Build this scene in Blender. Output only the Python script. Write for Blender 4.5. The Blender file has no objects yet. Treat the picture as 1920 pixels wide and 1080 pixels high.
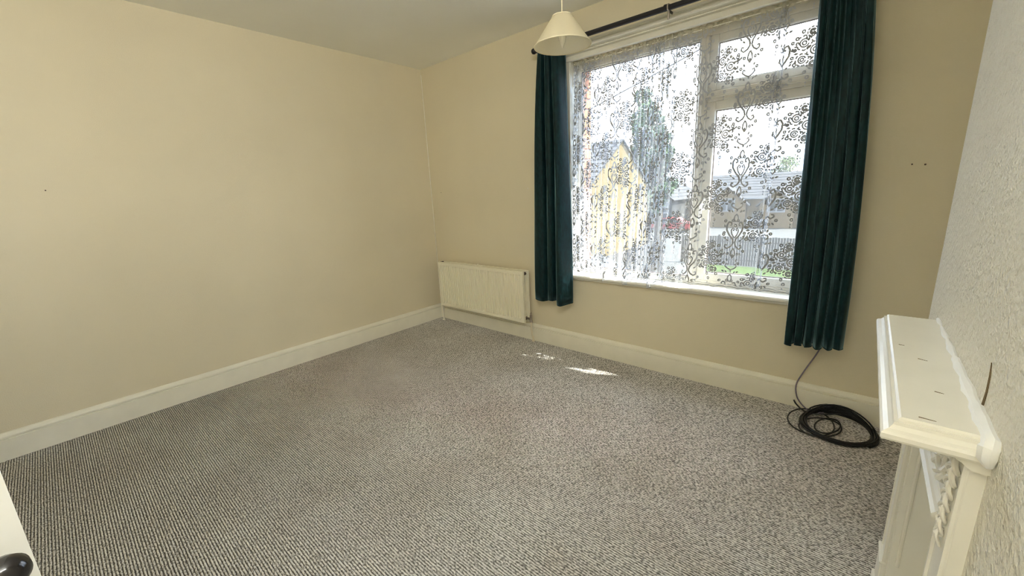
import bpy, bmesh, math, random
import numpy as np
from mathutils import Vector, Matrix
random.seed(7); rng = np.random.RandomState(5)
PI = math.pi
SC = bpy.context.scene
COL = SC.collection

# ------------------------------------------------------------------ camera, sky, sun, exposure
cam_d = bpy.data.cameras.new('camera'); cam = bpy.data.objects.new('camera', cam_d); COL.objects.link(cam)
YAW, PIT, ROL = -0.7222, -0.2335, -0.0470
fw = Vector((math.sin(YAW)*math.cos(PIT), math.cos(YAW)*math.cos(PIT), math.sin(PIT)))
rt = Vector((math.cos(YAW), -math.sin(YAW), 0)); up = rt.cross(fw)
c_, s_ = math.cos(ROL), math.sin(ROL)
r2 = c_*rt + s_*up; u2 = -s_*rt + c_*up
mw = Matrix((r2, u2, -fw)).transposed().to_4x4(); mw.translation = Vector((3.4967, -2.7552, 1.333))
cam.matrix_world = mw
cam_d.sensor_width = 36; cam_d.lens = 754.69*36/1920; cam_d.clip_start = .02; cam_d.clip_end = 500
SC.camera = cam

SKY_STRENGTH = 5.0
HALL_FILL = .4
ROOM_FILL = 16.0
SUN_STRENGTH = 16.0
SC.view_settings.view_transform = 'Standard'; SC.view_settings.look = 'None'
SC.view_settings.gamma = 1; SC.view_settings.use_curve_mapping = False
SC.view_settings.exposure = 1.27
SC.cycles.use_denoising = True; SC.cycles.filter_width = .95
SC.cycles.max_bounces = 14; SC.cycles.diffuse_bounces = 9; SC.cycles.transparent_max_bounces = 32
SC.cycles.sample_clamp_indirect = 12

w = bpy.data.worlds.new('sky'); SC.world = w; w.use_nodes = True
nt = w.node_tree; nt.nodes.clear()
def N(nt, typ, **kw):
    n = nt.nodes.new(typ)
    for k, v in kw.items(): setattr(n, k, v)
    return n
tc = N(nt, 'ShaderNodeTexCoord'); mp = N(nt, 'ShaderNodeMapping'); mp.inputs['Scale'].default_value = (1, 1, 2.6)
nz = N(nt, 'ShaderNodeTexNoise'); nz.inputs['Scale'].default_value = 2.3; nz.inputs['Detail'].default_value = 7
cr = N(nt, 'ShaderNodeValToRGB'); cr.color_ramp.elements[0].position = .40; cr.color_ramp.elements[1].position = .62
cr.color_ramp.elements[0].color = (.50, .68, .98, 1); cr.color_ramp.elements[1].color = (1, 1, 1.0, 1)
bg = N(nt, 'ShaderNodeBackground'); bg.inputs['Strength'].default_value = SKY_STRENGTH
wo = N(nt, 'ShaderNodeOutputWorld')
nt.links.new(tc.outputs['Generated'], mp.inputs[0]); nt.links.new(mp.outputs[0], nz.inputs['Vector'])
nt.links.new(nz.outputs['Fac'], cr.inputs[0]); nt.links.new(cr.outputs[0], bg.inputs[0]); nt.links.new(bg.outputs[0], wo.inputs[0])

sun_d = bpy.data.lights.new('sun', 'SUN'); sun_d.energy = SUN_STRENGTH; sun_d.angle = math.radians(.6); sun_d.color = (1, .95, .86)
sun = bpy.data.objects.new('sun', sun_d); COL.objects.link(sun)
sun.rotation_euler = Vector((.57, .275, 1)).to_track_quat('Z', 'Y').to_euler(); sun.location = (6, 6, 9)
pd = bpy.data.lights.new('window_portal', 'AREA'); pd.shape = 'RECTANGLE'; pd.size = 1.62; pd.size_y = 1.60; pd.cycles.is_portal = True
po = bpy.data.objects.new('window_portal', pd); COL.objects.link(po); po.location = (2.52, .17, 1.45)
po.rotation_euler = Vector((0, 1, 0)).to_track_quat('Z', 'Y').to_euler()

# unseen fill light added behind the camera, shining in through the doorway
hd_ = bpy.data.lights.new('hall_fill_light', 'AREA'); hd_.shape = 'RECTANGLE'; hd_.size = .6; hd_.size_y = 1.5; hd_.energy = HALL_FILL; hd_.color = (1, .95, .84)
ho = bpy.data.objects.new('hall_fill_light', hd_); COL.objects.link(ho); ho.location = (3.30, -4.25, 1.7)
ho.rotation_euler = Vector((.45, -1, -.05)).to_track_quat('Z', 'Y').to_euler()

# second added fill light, high near the doorway, brightening the long left wall
rl_ = bpy.data.lights.new('doorway_fill_light', 'AREA'); rl_.shape = 'RECTANGLE'; rl_.size = .9; rl_.size_y = .30; rl_.energy = ROOM_FILL; rl_.color = (1, .99, .94)
ro_ = bpy.data.objects.new('doorway_fill_light', rl_); COL.objects.link(ro_); ro_.location = (3.60, -3.05, 2.30)
ro_.rotation_euler = Vector((1, .10, -.06)).to_track_quat('Z', 'Y').to_euler()

# ------------------------------------------------------------------ materials
def mat(name, col, rough=.6, spec=.4, noise=None, bump=None, var=.0, metal=0., sheen=0., extra=None):
    m = bpy.data.materials.new(name); m.use_nodes = True
    t = m.node_tree; b = t.nodes['Principled BSDF']
    b.inputs['Base Color'].default_value = (*col, 1); b.inputs['Roughness'].default_value = rough
    b.inputs['Specular IOR Level'].default_value = spec; b.inputs['Metallic'].default_value = metal
    if sheen: b.inputs['Sheen Weight'].default_value = sheen; b.inputs['Sheen Roughness'].default_value = .35
    co = N(t, 'ShaderNodeTexCoord')
    if var:
        n = N(t, 'ShaderNodeTexNoise'); n.inputs['Scale'].default_value = noise or 4; n.inputs['Detail'].default_value = 6
        t.links.new(co.outputs['Object'], n.inputs['Vector'])
        r = N(t, 'ShaderNodeValToRGB'); r.color_ramp.elements[0].position = .3; r.color_ramp.elements[1].position = .7
        r.color_ramp.elements[0].color = (*[c*(1-var) for c in col], 1); r.color_ramp.elements[1].color = (*[min(1, c*(1+var)) for c in col], 1)
        t.links.new(n.outputs['Fac'], r.inputs[0]); t.links.new(r.outputs[0], b.inputs['Base Color'])
    if bump:
        sc, st, dist = bump
        n2 = N(t, 'ShaderNodeTexNoise'); n2.inputs['Scale'].default_value = sc; n2.inputs['Detail'].default_value = 4
        t.links.new(co.outputs['Object'], n2.inputs['Vector'])
        bp = N(t, 'ShaderNodeBump'); bp.inputs['Strength'].default_value = st; bp.inputs['Distance'].default_value = dist
        t.links.new(n2.outputs['Fac'], bp.inputs['Height']); t.links.new(bp.outputs[0], b.inputs['Normal'])
    return m

M = {}
M['wall'] = mat('cream_wall_paint', (.755, .685, .515), .75, .25, 1.3, (220, .45, .002), .035)
M['ceiling'] = mat('white_ceiling_paint', (.90, .90, .85), .8, .2, 2, (160, .3, .002), .02)
M['trim'] = mat('ivory_gloss_paint', (.86, .83, .71), .35, .5, 9, (60, .15, .001), .03)
M['white'] = mat('white_gloss_paint', (.80, .78, .70), .32, .5, 9, (70, .15, .001), .03)
M['frame'] = mat('aged_white_window_paint', (.56, .53, .45), .4, .4, 14, (80, .2, .001), .12)
M['rad'] = mat('cream_radiator_enamel', (.86, .82, .66), .35, .5)
M['dark'] = mat('dark_painted_gap', (.10, .07, .06), .6, .3)
M['copper'] = mat('cream_painted_pipe', (.78, .71, .55), .35, .5)
M['chrome'] = mat('tarnished_valve_metal', (.42, .37, .33), .35, .5, metal=.8)
M['black'] = mat('black_satin_metal', (.012, .011, .014), .35, .5)
M['cable'] = mat('black_cable_sheath', (.012, .012, .013), .38, .5)
M['cable2'] = mat('grey_violet_cable_sheath', (.20, .17, .22), .3, .6)
M['knob'] = mat('black_gloss_knob', (.014, .012, .012), .15, .6)
M['caulk'] = mat('white_caulk', (.86, .87, .86), .45, .4)
M['crack'] = mat('crack_brown', (.16, .12, .07), .9, .1)  # brown colour for the wall crack and the mantel scratches
M['brick'] = mat('red_brick', (0.3450, 0.1275, 0.0638), .9, .1, 18, (60, .5, .004), .25)
M['mortar'] = mat('mortar', (.30, .26, .22), .9, .1)
M['slate'] = mat('grey_roof_slate', (0.0239, 0.0253, 0.0281), .8, .2, 1.5, None, .25)
M['slateline'] = mat('dark_slate_edge', (0.0098, 0.0104, 0.0127), .8, .2)
M['yellow'] = mat('yellow_render', (0.0928, 0.0689, 0.0295), .9, .1, 2, None, .08)
M['buff'] = mat('buff_brick', (0.0647, 0.0464, 0.0239), .9, .1, 3, None, .15)
M['greyr'] = mat('grey_render', (0.0338, 0.0352, 0.0352), .9, .1, 2, None, .08)
M['owhite'] = mat('outdoor_white_paint', (0.1125, 0.1153, 0.1181), .5, .3)
M['oglass'] = mat('dark_outdoor_glass', (.02, .025, .03), .1, .5)
M['grass'] = mat('garden_grass', (0.0281, 0.0469, 0.0112), .95, .1, 3, (30, .6, .03), .35)
M['concrete'] = mat('garden_paving', (0.0450, 0.0464, 0.0450), .9, .1, 1.5, None, .18)
M['fence'] = mat('weathered_fence_wood', (0.0450, 0.0421, 0.0394), .9, .1, 6, None, .25)
M['leaf'] = mat('tree_leaves', (0.0154, 0.0336, 0.0112), .7, .2, 1.2, None, .45)
M['leaf2'] = mat('pale_tree_leaves', (0.0420, 0.0595, 0.0245), .7, .2, 1.2, None, .4)
M['bark'] = mat('tree_bark', (.05, .04, .03), .9, .1, 9, (12, .6, .03), .2)
M['red'] = mat('red_car_paint', (0.1237, 0.0037, 0.0045), .25, .5)
M['tyre'] = mat('tyre_rubber', (.01, .01, .01), .8, .2)

# rough-cast textured wall
def rough_wall():
    m = mat('textured_wall_paint', (.80, .77, .67), .55, .35)
    t = m.node_tree; b = t.nodes['Principled BSDF']; co = N(t, 'ShaderNodeTexCoord')
    a = N(t, 'ShaderNodeTexNoise'); a.inputs['Scale'].default_value = 95; a.inputs['Detail'].default_value = 3
    v = N(t, 'ShaderNodeTexVoronoi'); v.inputs['Scale'].default_value = 60
    mx = N(t, 'ShaderNodeMath', operation='MULTIPLY_ADD'); mx.inputs[1].default_value = .35
    t.links.new(co.outputs['Object'], a.inputs['Vector']); t.links.new(co.outputs['Object'], v.inputs['Vector'])
    t.links.new(v.outputs['Distance'], mx.inputs[0]); t.links.new(a.outputs['Fac'], mx.inputs[2])
    bp = N(t, 'ShaderNodeBump'); bp.inputs['Strength'].default_value = 1.0; bp.inputs['Distance'].default_value = .012
    t.links.new(mx.outputs[0], bp.inputs['Height']); t.links.new(bp.outputs[0], b.inputs['Normal'])
    # specks of grime
    g = N(t, 'ShaderNodeTexVoronoi'); g.inputs['Scale'].default_value = 30; g.inputs['Randomness'].default_value = 1
    r = N(t, 'ShaderNodeValToRGB'); r.color_ramp.elements[0].position = .02; r.color_ramp.elements[1].position = .055
    r.color_ramp.elements[0].color = (.20, .17, .11, 1); r.color_ramp.elements[1].color = (.80, .77, .67, 1)
    t.links.new(co.outputs['Object'], g.inputs['Vector']); t.links.new(g.outputs['Distance'], r.inputs[0])
    t.links.new(r.outputs[0], b.inputs['Base Color'])
    return m
M['rough'] = rough_wall()

def carpet():
    m = mat('ribbed_grey_brown_carpet', (.19, .17, .15), .55, .5)
    t = m.node_tree; b = t.nodes['Principled BSDF']; co = N(t, 'ShaderNodeTexCoord')
    a = N(t, 'ShaderNodeTexNoise'); a.inputs['Scale'].default_value = 150; a.inputs['Detail'].default_value = 2
    a2 = N(t, 'ShaderNodeTexNoise'); a2.inputs['Scale'].default_value = 2.2; a2.inputs['Detail'].default_value = 5
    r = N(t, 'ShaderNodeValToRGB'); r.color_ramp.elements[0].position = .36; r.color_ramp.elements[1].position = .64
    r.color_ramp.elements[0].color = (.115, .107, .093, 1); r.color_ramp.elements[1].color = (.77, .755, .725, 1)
    r2 = N(t, 'ShaderNodeValToRGB'); r2.color_ramp.elements[0].position = .3; r2.color_ramp.elements[1].position = .65
    r2.color_ramp.elements[0].color = (.84, .81, .78, 1); r2.color_ramp.elements[1].color = (1, 1, 1, 1)
    mx = N(t, 'ShaderNodeMix', data_type='RGBA', blend_type='MULTIPLY'); mx.inputs[0].default_value = 1
    mp = N(t, 'ShaderNodeMapping'); mp.inputs['Scale'].default_value = (.62, 1.25, 1)
    t.links.new(co.outputs['Object'], mp.inputs[0]); t.links.new(mp.outputs[0], a.inputs['Vector']); t.links.new(co.outputs['Object'], a2.inputs['Vector'])
    # groove shade between the ribs, painted into the yarn colour
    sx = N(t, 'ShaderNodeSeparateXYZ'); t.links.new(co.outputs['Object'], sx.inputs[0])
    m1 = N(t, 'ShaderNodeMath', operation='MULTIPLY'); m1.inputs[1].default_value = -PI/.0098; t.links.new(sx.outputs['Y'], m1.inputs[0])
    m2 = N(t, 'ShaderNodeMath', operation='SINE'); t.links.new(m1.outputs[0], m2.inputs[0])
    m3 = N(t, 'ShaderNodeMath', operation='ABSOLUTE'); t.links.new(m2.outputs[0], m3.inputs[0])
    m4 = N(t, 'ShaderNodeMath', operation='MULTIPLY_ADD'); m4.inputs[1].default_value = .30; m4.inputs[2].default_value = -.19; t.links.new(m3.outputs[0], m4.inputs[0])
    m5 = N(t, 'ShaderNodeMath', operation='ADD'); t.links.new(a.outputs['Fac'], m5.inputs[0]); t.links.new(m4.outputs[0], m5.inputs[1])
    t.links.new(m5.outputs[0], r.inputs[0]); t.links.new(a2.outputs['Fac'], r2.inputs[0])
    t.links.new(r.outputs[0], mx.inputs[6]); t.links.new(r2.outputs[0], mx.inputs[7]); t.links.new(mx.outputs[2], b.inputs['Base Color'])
    bp = N(t, 'ShaderNodeBump'); bp.inputs['Strength'].default_value = .8; bp.inputs['Distance'].default_value = .003
    t.links.new(a.outputs['Fac'], bp.inputs['Height']); t.links.new(bp.outputs[0], b.inputs['Normal'])
    return m
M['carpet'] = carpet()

def velvet():
    m = mat('teal_velvet', (.006, .055, .062), .62, .25, sheen=.0)
    t = m.node_tree; b = t.nodes['Principled BSDF']; co = N(t, 'ShaderNodeTexCoord')
    mp = N(t, 'ShaderNodeMapping'); mp.inputs['Scale'].default_value = (26, 26, 9)
    a = N(t, 'ShaderNodeTexNoise'); a.inputs['Scale'].default_value = 2.6; a.inputs['Detail'].default_value = 5
    r = N(t, 'ShaderNodeValToRGB'); r.color_ramp.elements[0].position = .35; r.color_ramp.elements[1].position = .7
    r.color_ramp.elements[0].color = (.001, .012, .014, 1); r.color_ramp.elements[1].color = (.003, .030, .034, 1)
    t.links.new(co.outputs['Object'], mp.inputs[0]); t.links.new(mp.outputs[0], a.inputs['Vector'])
    t.links.new(a.outputs['Fac'], r.inputs[0]); t.links.new(r.outputs[0], b.inputs['Base Color'])
    b.inputs['Sheen Weight'].default_value = .55; b.inputs['Sheen Roughness'].default_value = .3
    b.inputs['Sheen Tint'].default_value = (.5, .85, .95, 1)
    return m
M['velvet'] = velvet()

def sheer(name, opacity, transl, col=(.86, .86, .84)):
    m = bpy.data.materials.new(name); m.use_nodes = True; t = m.node_tree; t.nodes.clear()
    d = N(t, 'ShaderNodeBsdfDiffuse'); tr = N(t, 'ShaderNodeBsdfTranslucent'); tp = N(t, 'ShaderNodeBsdfTransparent')
    d.inputs[0].default_value = (*col, 1); tr.inputs[0].default_value = (*col, 1)
    a = N(t, 'ShaderNodeMixShader'); a.inputs[0].default_value = transl
    b = N(t, 'ShaderNodeMixShader'); b.inputs[0].default_value = opacity
    o = N(t, 'ShaderNodeOutputMaterial')
    co = N(t, 'ShaderNodeTexCoord'); n = N(t, 'ShaderNodeTexNoise'); n.inputs['Scale'].default_value = 500; n.inputs['Detail'].default_value = 1
    mr = N(t, 'ShaderNodeMapRange'); mr.inputs['To Min'].default_value = opacity*.85; mr.inputs['To Max'].default_value = min(1, opacity*1.15)
    t.links.new(co.outputs['Object'], n.inputs['Vector']); t.links.new(n.outputs['Fac'], mr.inputs['Value']); t.links.new(mr.outputs[0], b.inputs[0])
    t.links.new(d.outputs[0], a.inputs[1]); t.links.new(tr.outputs[0], a.inputs[2])
    t.links.new(tp.outputs[0], b.inputs[1]); t.links.new(a.outputs[0], b.inputs[2]); t.links.new(b.outputs[0], o.inputs[0])
    return m
M['net'] = sheer('sheer_net_mesh', .22, .22)
M['lace'] = mat('white_lace_thread', (.42, .435, .47), .8, .1)
M['shade_out'] = sheer('cream_lampshade_fabric', 1.0, .45, (.84, .77, .58))
M['shade_in'] = sheer('white_lampshade_lining', 1.0, .7, (.93, .91, .84))
M['bulb'] = mat('opal_bulb_glass', (.9, .88, .8), .2, .5)

def glass():
    m = bpy.data.materials.new('window_glass'); m.use_nodes = True; t = m.node_tree; t.nodes.clear()
    g = N(t, 'ShaderNodeBsdfGlossy'); g.inputs['Roughness'].default_value = .02
    tp = N(t, 'ShaderNodeBsdfTransparent'); tp.inputs[0].default_value = (.96, .98, .98, 1)
    lw_ = N(t, 'ShaderNodeLayerWeight'); lw_.inputs[0].default_value = .5
    pw = N(t, 'ShaderNodeMath', operation='POWER'); pw.inputs[1].default_value = 5
    f = N(t, 'ShaderNodeMath', operation='MULTIPLY_ADD'); f.inputs[1].default_value = .5; f.inputs[2].default_value = .03
    t.links.new(lw_.outputs['Facing'], pw.inputs[0]); t.links.new(pw.outputs[0], f.inputs[0])
    x = N(t, 'ShaderNodeMixShader'); o = N(t, 'ShaderNodeOutputMaterial')
    t.links.new(f.outputs[0], x.inputs[0]); t.links.new(tp.outputs[0], x.inputs[1]); t.links.new(g.outputs[0], x.inputs[2]); t.links.new(x.outputs[0], o.inputs[0])
    return m
M['glass'] = glass()

# ------------------------------------------------------------------ mesh builder
class MB:
    def __init__(s): s.v = []; s.f = []
    def add(s, vs, fs):
        o = len(s.v); s.v += [tuple(p) for p in vs]; s.f += [tuple(i+o for i in f) for f in fs]; return s
    def box(s, x0, x1, y0, y1, z0, z1):
        v = [(x, y, z) for z in (z0, z1) for y in (y0, y1) for x in (x0, x1)]
        return s.add(v, [(0, 2, 3, 1), (4, 5, 7, 6), (0, 1, 5, 4), (2, 6, 7, 3), (0, 4, 6, 2), (1, 3, 7, 5)])
    def bevbox(s, x0, x1, y0, y1, z0, z1, b=.003):
        bm = bmesh.new(); bmesh.ops.create_cube(bm, size=1)
        for q in bm.verts: q.co = Vector(((x0+x1)/2+q.co.x*(x1-x0), (y0+y1)/2+q.co.y*(y1-y0), (z0+z1)/2+q.co.z*(z1-z0)))
        bmesh.ops.bevel(bm, geom=bm.edges[:], offset=b, segments=1, affect='EDGES')
        bm.verts.index_update()
        s.add([q.co[:] for q in bm.verts], [[q.index for q in f.verts] for f in bm.faces]); bm.free(); return s
    def tube(s, pts, r, n=8, closed=False, cap=True):
        P = [Vector(p) for p in pts]; m = len(P); rs = r if hasattr(r, '__len__') else [r]*m
        T = []
        for i in range(m):
            a = P[(i-1) % m] if (closed or i > 0) else P[i]; b = P[(i+1) % m] if (closed or i < m-1) else P[i]
            T.append((b-a).normalized())
        nrm = T[0].orthogonal().normalized(); o = len(s.v)
        for i in range(m):
            nrm = (nrm - T[i]*nrm.dot(T[i])).normalized(); bi = T[i].cross(nrm)
            for k in range(n):
                a = 2*PI*k/n; s.v.append(tuple(P[i] + rs[i]*(math.cos(a)*nrm + math.sin(a)*bi)))
        for i in range(m if closed else m-1):
            for k in range(n):
                j = (i+1) % m; s.f.append((o+i*n+k, o+i*n+(k+1) % n, o+j*n+(k+1) % n, o+j*n+k))
        if cap and not closed:
            s.f.append(tuple(o+k for k in range(n))[::-1]); s.f.append(tuple(o+(m-1)*n+k for k in range(n)))
        return s
    def lathe(s, prof, c, n=32, axis='z', closed=False):
        o = len(s.v); c = Vector(c)
        for (r, h) in prof:
            for k in range(n):
                a = 2*PI*k/n
                d = {'z': (r*math.cos(a), r*math.sin(a), h), 'x': (h, r*math.cos(a), r*math.sin(a)), 'y': (r*math.cos(a), h, r*math.sin(a))}[axis]
                s.v.append(tuple(c+Vector(d)))
        m = len(prof)
        for i in range(m if closed else m-1):
            j = (i+1) % m
            for k in range(n): s.f.append((o+i*n+k, o+i*n+(k+1) % n, o+j*n+(k+1) % n, o+j*n+k))
        return s
    def sweep(s, prof, fn, ends=True):      # prof: 2D pts, fn(list of stations) -> 3D ; fn is list of functions
        o = len(s.v); n = len(prof)
        for g in fn:
            for p in prof: s.v.append(tuple(g(p)))
        for i in range(len(fn)-1):
            for k in range(n):
                s.f.append((o+i*n+k, o+i*n+(k+1) % n, o+(i+1)*n+(k+1) % n, o+(i+1)*n+k))
        if ends: s.f.append(tuple(o+k for k in range(n))[::-1]); s.f.append(tuple(o+(len(fn)-1)*n+k for k in range(n)))
        return s
    def build(s, name, m, parent=None, smooth=False, label=None, kind=None, origin=None, fix=True):
        me = bpy.data.meshes.new(name)
        off = Vector(parent['_o']) if parent is not None and '_o' in parent else Vector((0, 0, 0))
        if parent is None and origin is not None: off = Vector(origin)
        me.from_pydata([(p[0]-off.x, p[1]-off.y, p[2]-off.z) for p in s.v], [], s.f)
        if fix:
            bm = bmesh.new(); bm.from_mesh(me); bmesh.ops.recalc_face_normals(bm, faces=bm.faces[:]); bm.to_mesh(me); bm.free()
        if smooth:
            me.polygons.foreach_set('use_smooth', [True]*len(me.polygons))
            try: me.set_sharp_from_angle(angle=math.radians(40))
            except Exception: pass
        me.materials.append(m)
        o = bpy.data.objects.new(name, me); COL.objects.link(o)
        if parent is not None:
            o.parent = parent; o['_o'] = tuple(off)
        else:
            o.location = off; o['_o'] = tuple(off)
        if label: o['label'] = label
        if kind: o['kind'] = kind
        return o

def thing(name, label, cat, loc=(0, 0, 0), group=None):
    o = bpy.data.objects.new(name, None); COL.objects.link(o); o.location = loc; o['_o'] = tuple(loc)
    o.empty_display_size = .05
    o['label'] = label; o['category'] = cat
    if group: o['group'] = group
    return o
def tag(o, label, cat, group=None):
    o['label'] = label; o['category'] = cat
    if group: o['group'] = group
    return o
def catmull(pts, n=6, closed=False):
    P = [np.array(p, float) for p in pts]; out = []
    m = len(P)
    for i in range(m if closed else m-1):
        p0 = P[(i-1) % m] if closed or i > 0 else P[0]; p1 = P[i]; p2 = P[(i+1) % m]; p3 = P[(i+2) % m] if closed or i < m-2 else P[-1]
        for k in range(n):
            t = k/n
            out.append(.5*((2*p1)+(-p0+p2)*t+(2*p0-5*p1+4*p2-p3)*t*t+(-p0+3*p1-3*p2+p3)*t**3))
    if not closed: out.append(P[-1])
    return out

# ------------------------------------------------------------------ room shell
H = 2.55; XR = 3.68; YB = -1.045; XA = 4.15; YN = -3.62
WX0, WX1, WZ0, WZ1 = 1.735, 3.36, .645, 2.24
# ribbed carpet floor
cp = MB(); pitch = .0098; y = 0.0; rows = []
while y > YN-.1:
    for k in range(5):
        a = k/5; rows.append((y-a*pitch, .0042*math.sin(PI*a)**.8))
    y -= pitch
nx = 2
for (yy, zz) in rows: cp.v += [(-.02, yy, zz-.0022), (XA+.02, yy, zz-.0022)]
for i in range(len(rows)-1): cp.f.append((2*i, 2*i+2, 2*i+3, 2*i+1))
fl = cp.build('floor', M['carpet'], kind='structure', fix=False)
fl.data.flip_normals() if fl.data.polygons[0].normal.z < 0 else None
fb = MB().box(-.2, XA+.2, YN-.2, .3, -.25, -.02).build('floor_slab', M['mortar'], fl)
MB().box(-.2, XA+.2, YN-.2, .3, H, H+.2).build('ceiling', M['ceiling'], kind='structure')
wl = MB().box(-.2, 0, YN-.2, .3, -.02, H).build('wall_left', M['wall'], kind='structure')
wb = MB()
wb.box(0, WX0, 0, .15, -.02, H).box(WX1, XA+.2, 0, .15, -.02, H).box(WX0, WX1, 0, .15, -.02, WZ0).box(WX0, WX1, 0, .15, WZ1, H)
wb = wb.build('wall_back', M['wall'], kind='structure')
# right wall (chimney breast) with the fireplace recess
OY0, OY1, OZ = -1.815, -1.335, .742
wr = MB()
wr.box(XR, XA+.2, OY1, YB, -.02, H).box(XR, XA+.2, YN, OY0, -.02, H).box(XR, XA+.2, OY0, OY1, OZ, H).box(3.83, XA+.2, OY0, OY1, -.02, OZ)
wr = wr.build('wall_right', M['rough'], kind='structure')
MB().box(XA, XA+.2, YB, .0, -.02, H).build('wall_alcove', M['wall'], kind='structure')
# front wall (behind the camera) with the doorway the camera stands before
wf = MB().box(-.2, 2.98, YN-.15, YN, -.02, H).box(2.98, XR, YN-.15, YN, 2.05, H)
wf = wf.build('wall_front', M['wall'], kind='structure')
MB().box(2.9, XR+.1, YN-1.2, YN-1.1, -.02, H).box(2.9, XR+.1, YN-1.2, YN-.15, H-.3, H).box(2.8, 2.9, YN-1.2, YN-.15, -.02, H).box(XR+.02, XR+.12, YN-1.2, YN-.2, -.02, H).box(2.8, XR+.12, YN-1.2, YN-.1, -.06, -.001).build('wall_hall', M['wall'], kind='structure')
# corner paint bead
MB().tube([(.004, -.004, .16), (.006, -.005, 1.2), (.004, -.004, 2.50)], .004, 6).build('paint_bead', M['trim'], wl, label='pale bead of paint running down the corner')

# skirting boards
BP = [(0, 0), (.021, 0), (.021, .121), (.012, .1235), (.012, .1295), (.021, .132), (.0205, .138), (.016, .148), (.010, .156), (.004, .159), (0, .159)]
MB().sweep(BP, [lambda p, t=t: (p[0], t, p[1]) for t in (YN, 0)]).build('baseboard_left', M['trim'], kind='structure')
MB().sweep(BP, [lambda p, t=t: (t, -p[0], p[1]) for t in (0, XA)]).build('baseboard_back', M['trim'], kind='structure')
MB().sweep(BP, [lambda p, t=t: (XR-p[0], t, p[1]) for t in (YN, -1.96)]).build('baseboard_right', M['trim'], kind='structure')

# marks on the walls
MB().tube([(XR-.001, -1.809, .955), (XR-.001, -1.813, .984), (XR-.001, -1.809, 1.010), (XR-.001, -1.800, 1.030)], [.0022, .0016, .0012, .0006], 5).build('crack', M['crack'], wr, label='thin dark crack in the textured wall')
MB().tube(catmull([(1.93, -.0005, .405), (1.99, -.0005, .392), (2.07, -.0005, .380), (2.17, -.0005, .386), (2.21, -.0005, .392)], 4), .0016, 5).build('plaster_crease', M['wall'], wb, label='faint curved crease in the plaster below the window')
def screw(x, y, z, ax, label, m=M['dark'], r=.0034):
    prof = [(.0001, -.004), (r*.5, -.004), (r, -.001), (r, .0), (r*.6, .001), (.0001, .001)]
    b = MB().lathe([(a, h*(1 if ax == 'x' else 1)) for a, h in prof], (x, y, z), 10, ax)
    tag(b.build('wall_screw', m, origin=(x, y, z)), label, 'screw')
screw(.158, 0, 1.363, 'y', 'dark screw left in the window wall above the radiator, beside the room corner')
screw(1.303, 0, 1.359, 'y', 'pale screw left in the window wall just left of the teal curtain', M['trim'], .006)
screw(3.636, 0, 1.375, 'y', 'small dark nail in the window wall right of the curtain, left one of the pair')
screw(3.681, 0, 1.371, 'y', 'small dark nail in the window wall right of the curtain, nearer the textured wall', r=.004)
screw(0, -2.702, 1.462, 'x', 'small dark nail head alone on the long left wall')

# ------------------------------------------------------------------ window
wn = MB()
FY0, FY1 = .075, .135
wn.bevbox(WX0, WX0+.028, FY0, FY1, WZ0+.02, WZ1)         # left stile
wn.bevbox(WX1-.045, WX1, FY0, FY1, WZ0+.02, WZ1)
wn.bevbox(WX0, WX1, FY0, FY1, 2.185, WZ1); wn.bevbox(WX0, WX1, FY0, FY1, WZ0, .70)
win = wn.build('window_1', M['frame'], kind='structure')
MB().bevbox(2.625, 2.675, .062, .137, .70, 2.185, .006).bevbox(2.645, 2.655, .054, .07, .70, 2.185, .003).build('mullion', M['frame'], win)
MB().bevbox(2.675, WX1-.045, .066, .137, 1.815, 1.875, .005).bevbox(2.675, WX1-.045, .056, .07, 1.835, 1.850, .003).build('transom', M['frame'], win)
def sash(x0, x1, z0, z1, wdt, y0, y1, name):
    b = MB().bevbox(x0, x0+wdt, y0, y1, z0, z1, .004).bevbox(x1-wdt, x1, y0, y1, z0, z1, .004)
    b.bevbox(x0+wdt, x1-wdt, y0, y1, z0, z0+wdt, .004).bevbox(x0+wdt, x1-wdt, y0, y1, z1-wdt, z1, .004)
    o = b.build(name, M['frame'], win)
    MB().box(x0+wdt-.004, x1-wdt+.004, .103, .107, z0+wdt-.004, z1-wdt+.004).build('pane', M['glass'], o)
    g = MB()
    for (a, bb, c, d) in ((x0+wdt, x0+wdt+.005, z0+wdt, z1-wdt), (x1-wdt-.005, x1-wdt, z0+wdt, z1-wdt), (x0+wdt, x1-wdt, z0+wdt, z0+wdt+.005), (x0+wdt, x1-wdt, z1-wdt-.005, z1-wdt)):
        g.box(a, bb, .096, .103, c, d)
    g.build('glazing_seal', M['dark'], o, label='dark glazing seal')
    return o
sash(WX0+.028, 2.625, .70, 2.185, .012, .09, .12, 'fixed_sash')
sash(2.675, WX1-.045, 1.875, 2.185, .045, .078, .125, 'top_casement')
cs = sash(2.675, WX1-.045, .70, 1.815, .052, .07, .125, 'side_casement')
MB().bevbox(2.680, 2.705, .058, .072, 1.16, 1.235, .003).tube([(2.692, .058, 1.20), (2.692, .035, 1.20), (2.690, .032, 1.19), (2.686, .03, 1.07)], [.007, .008, .009, .006], 8).build('window_handle', M['white'], cs, True)
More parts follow.
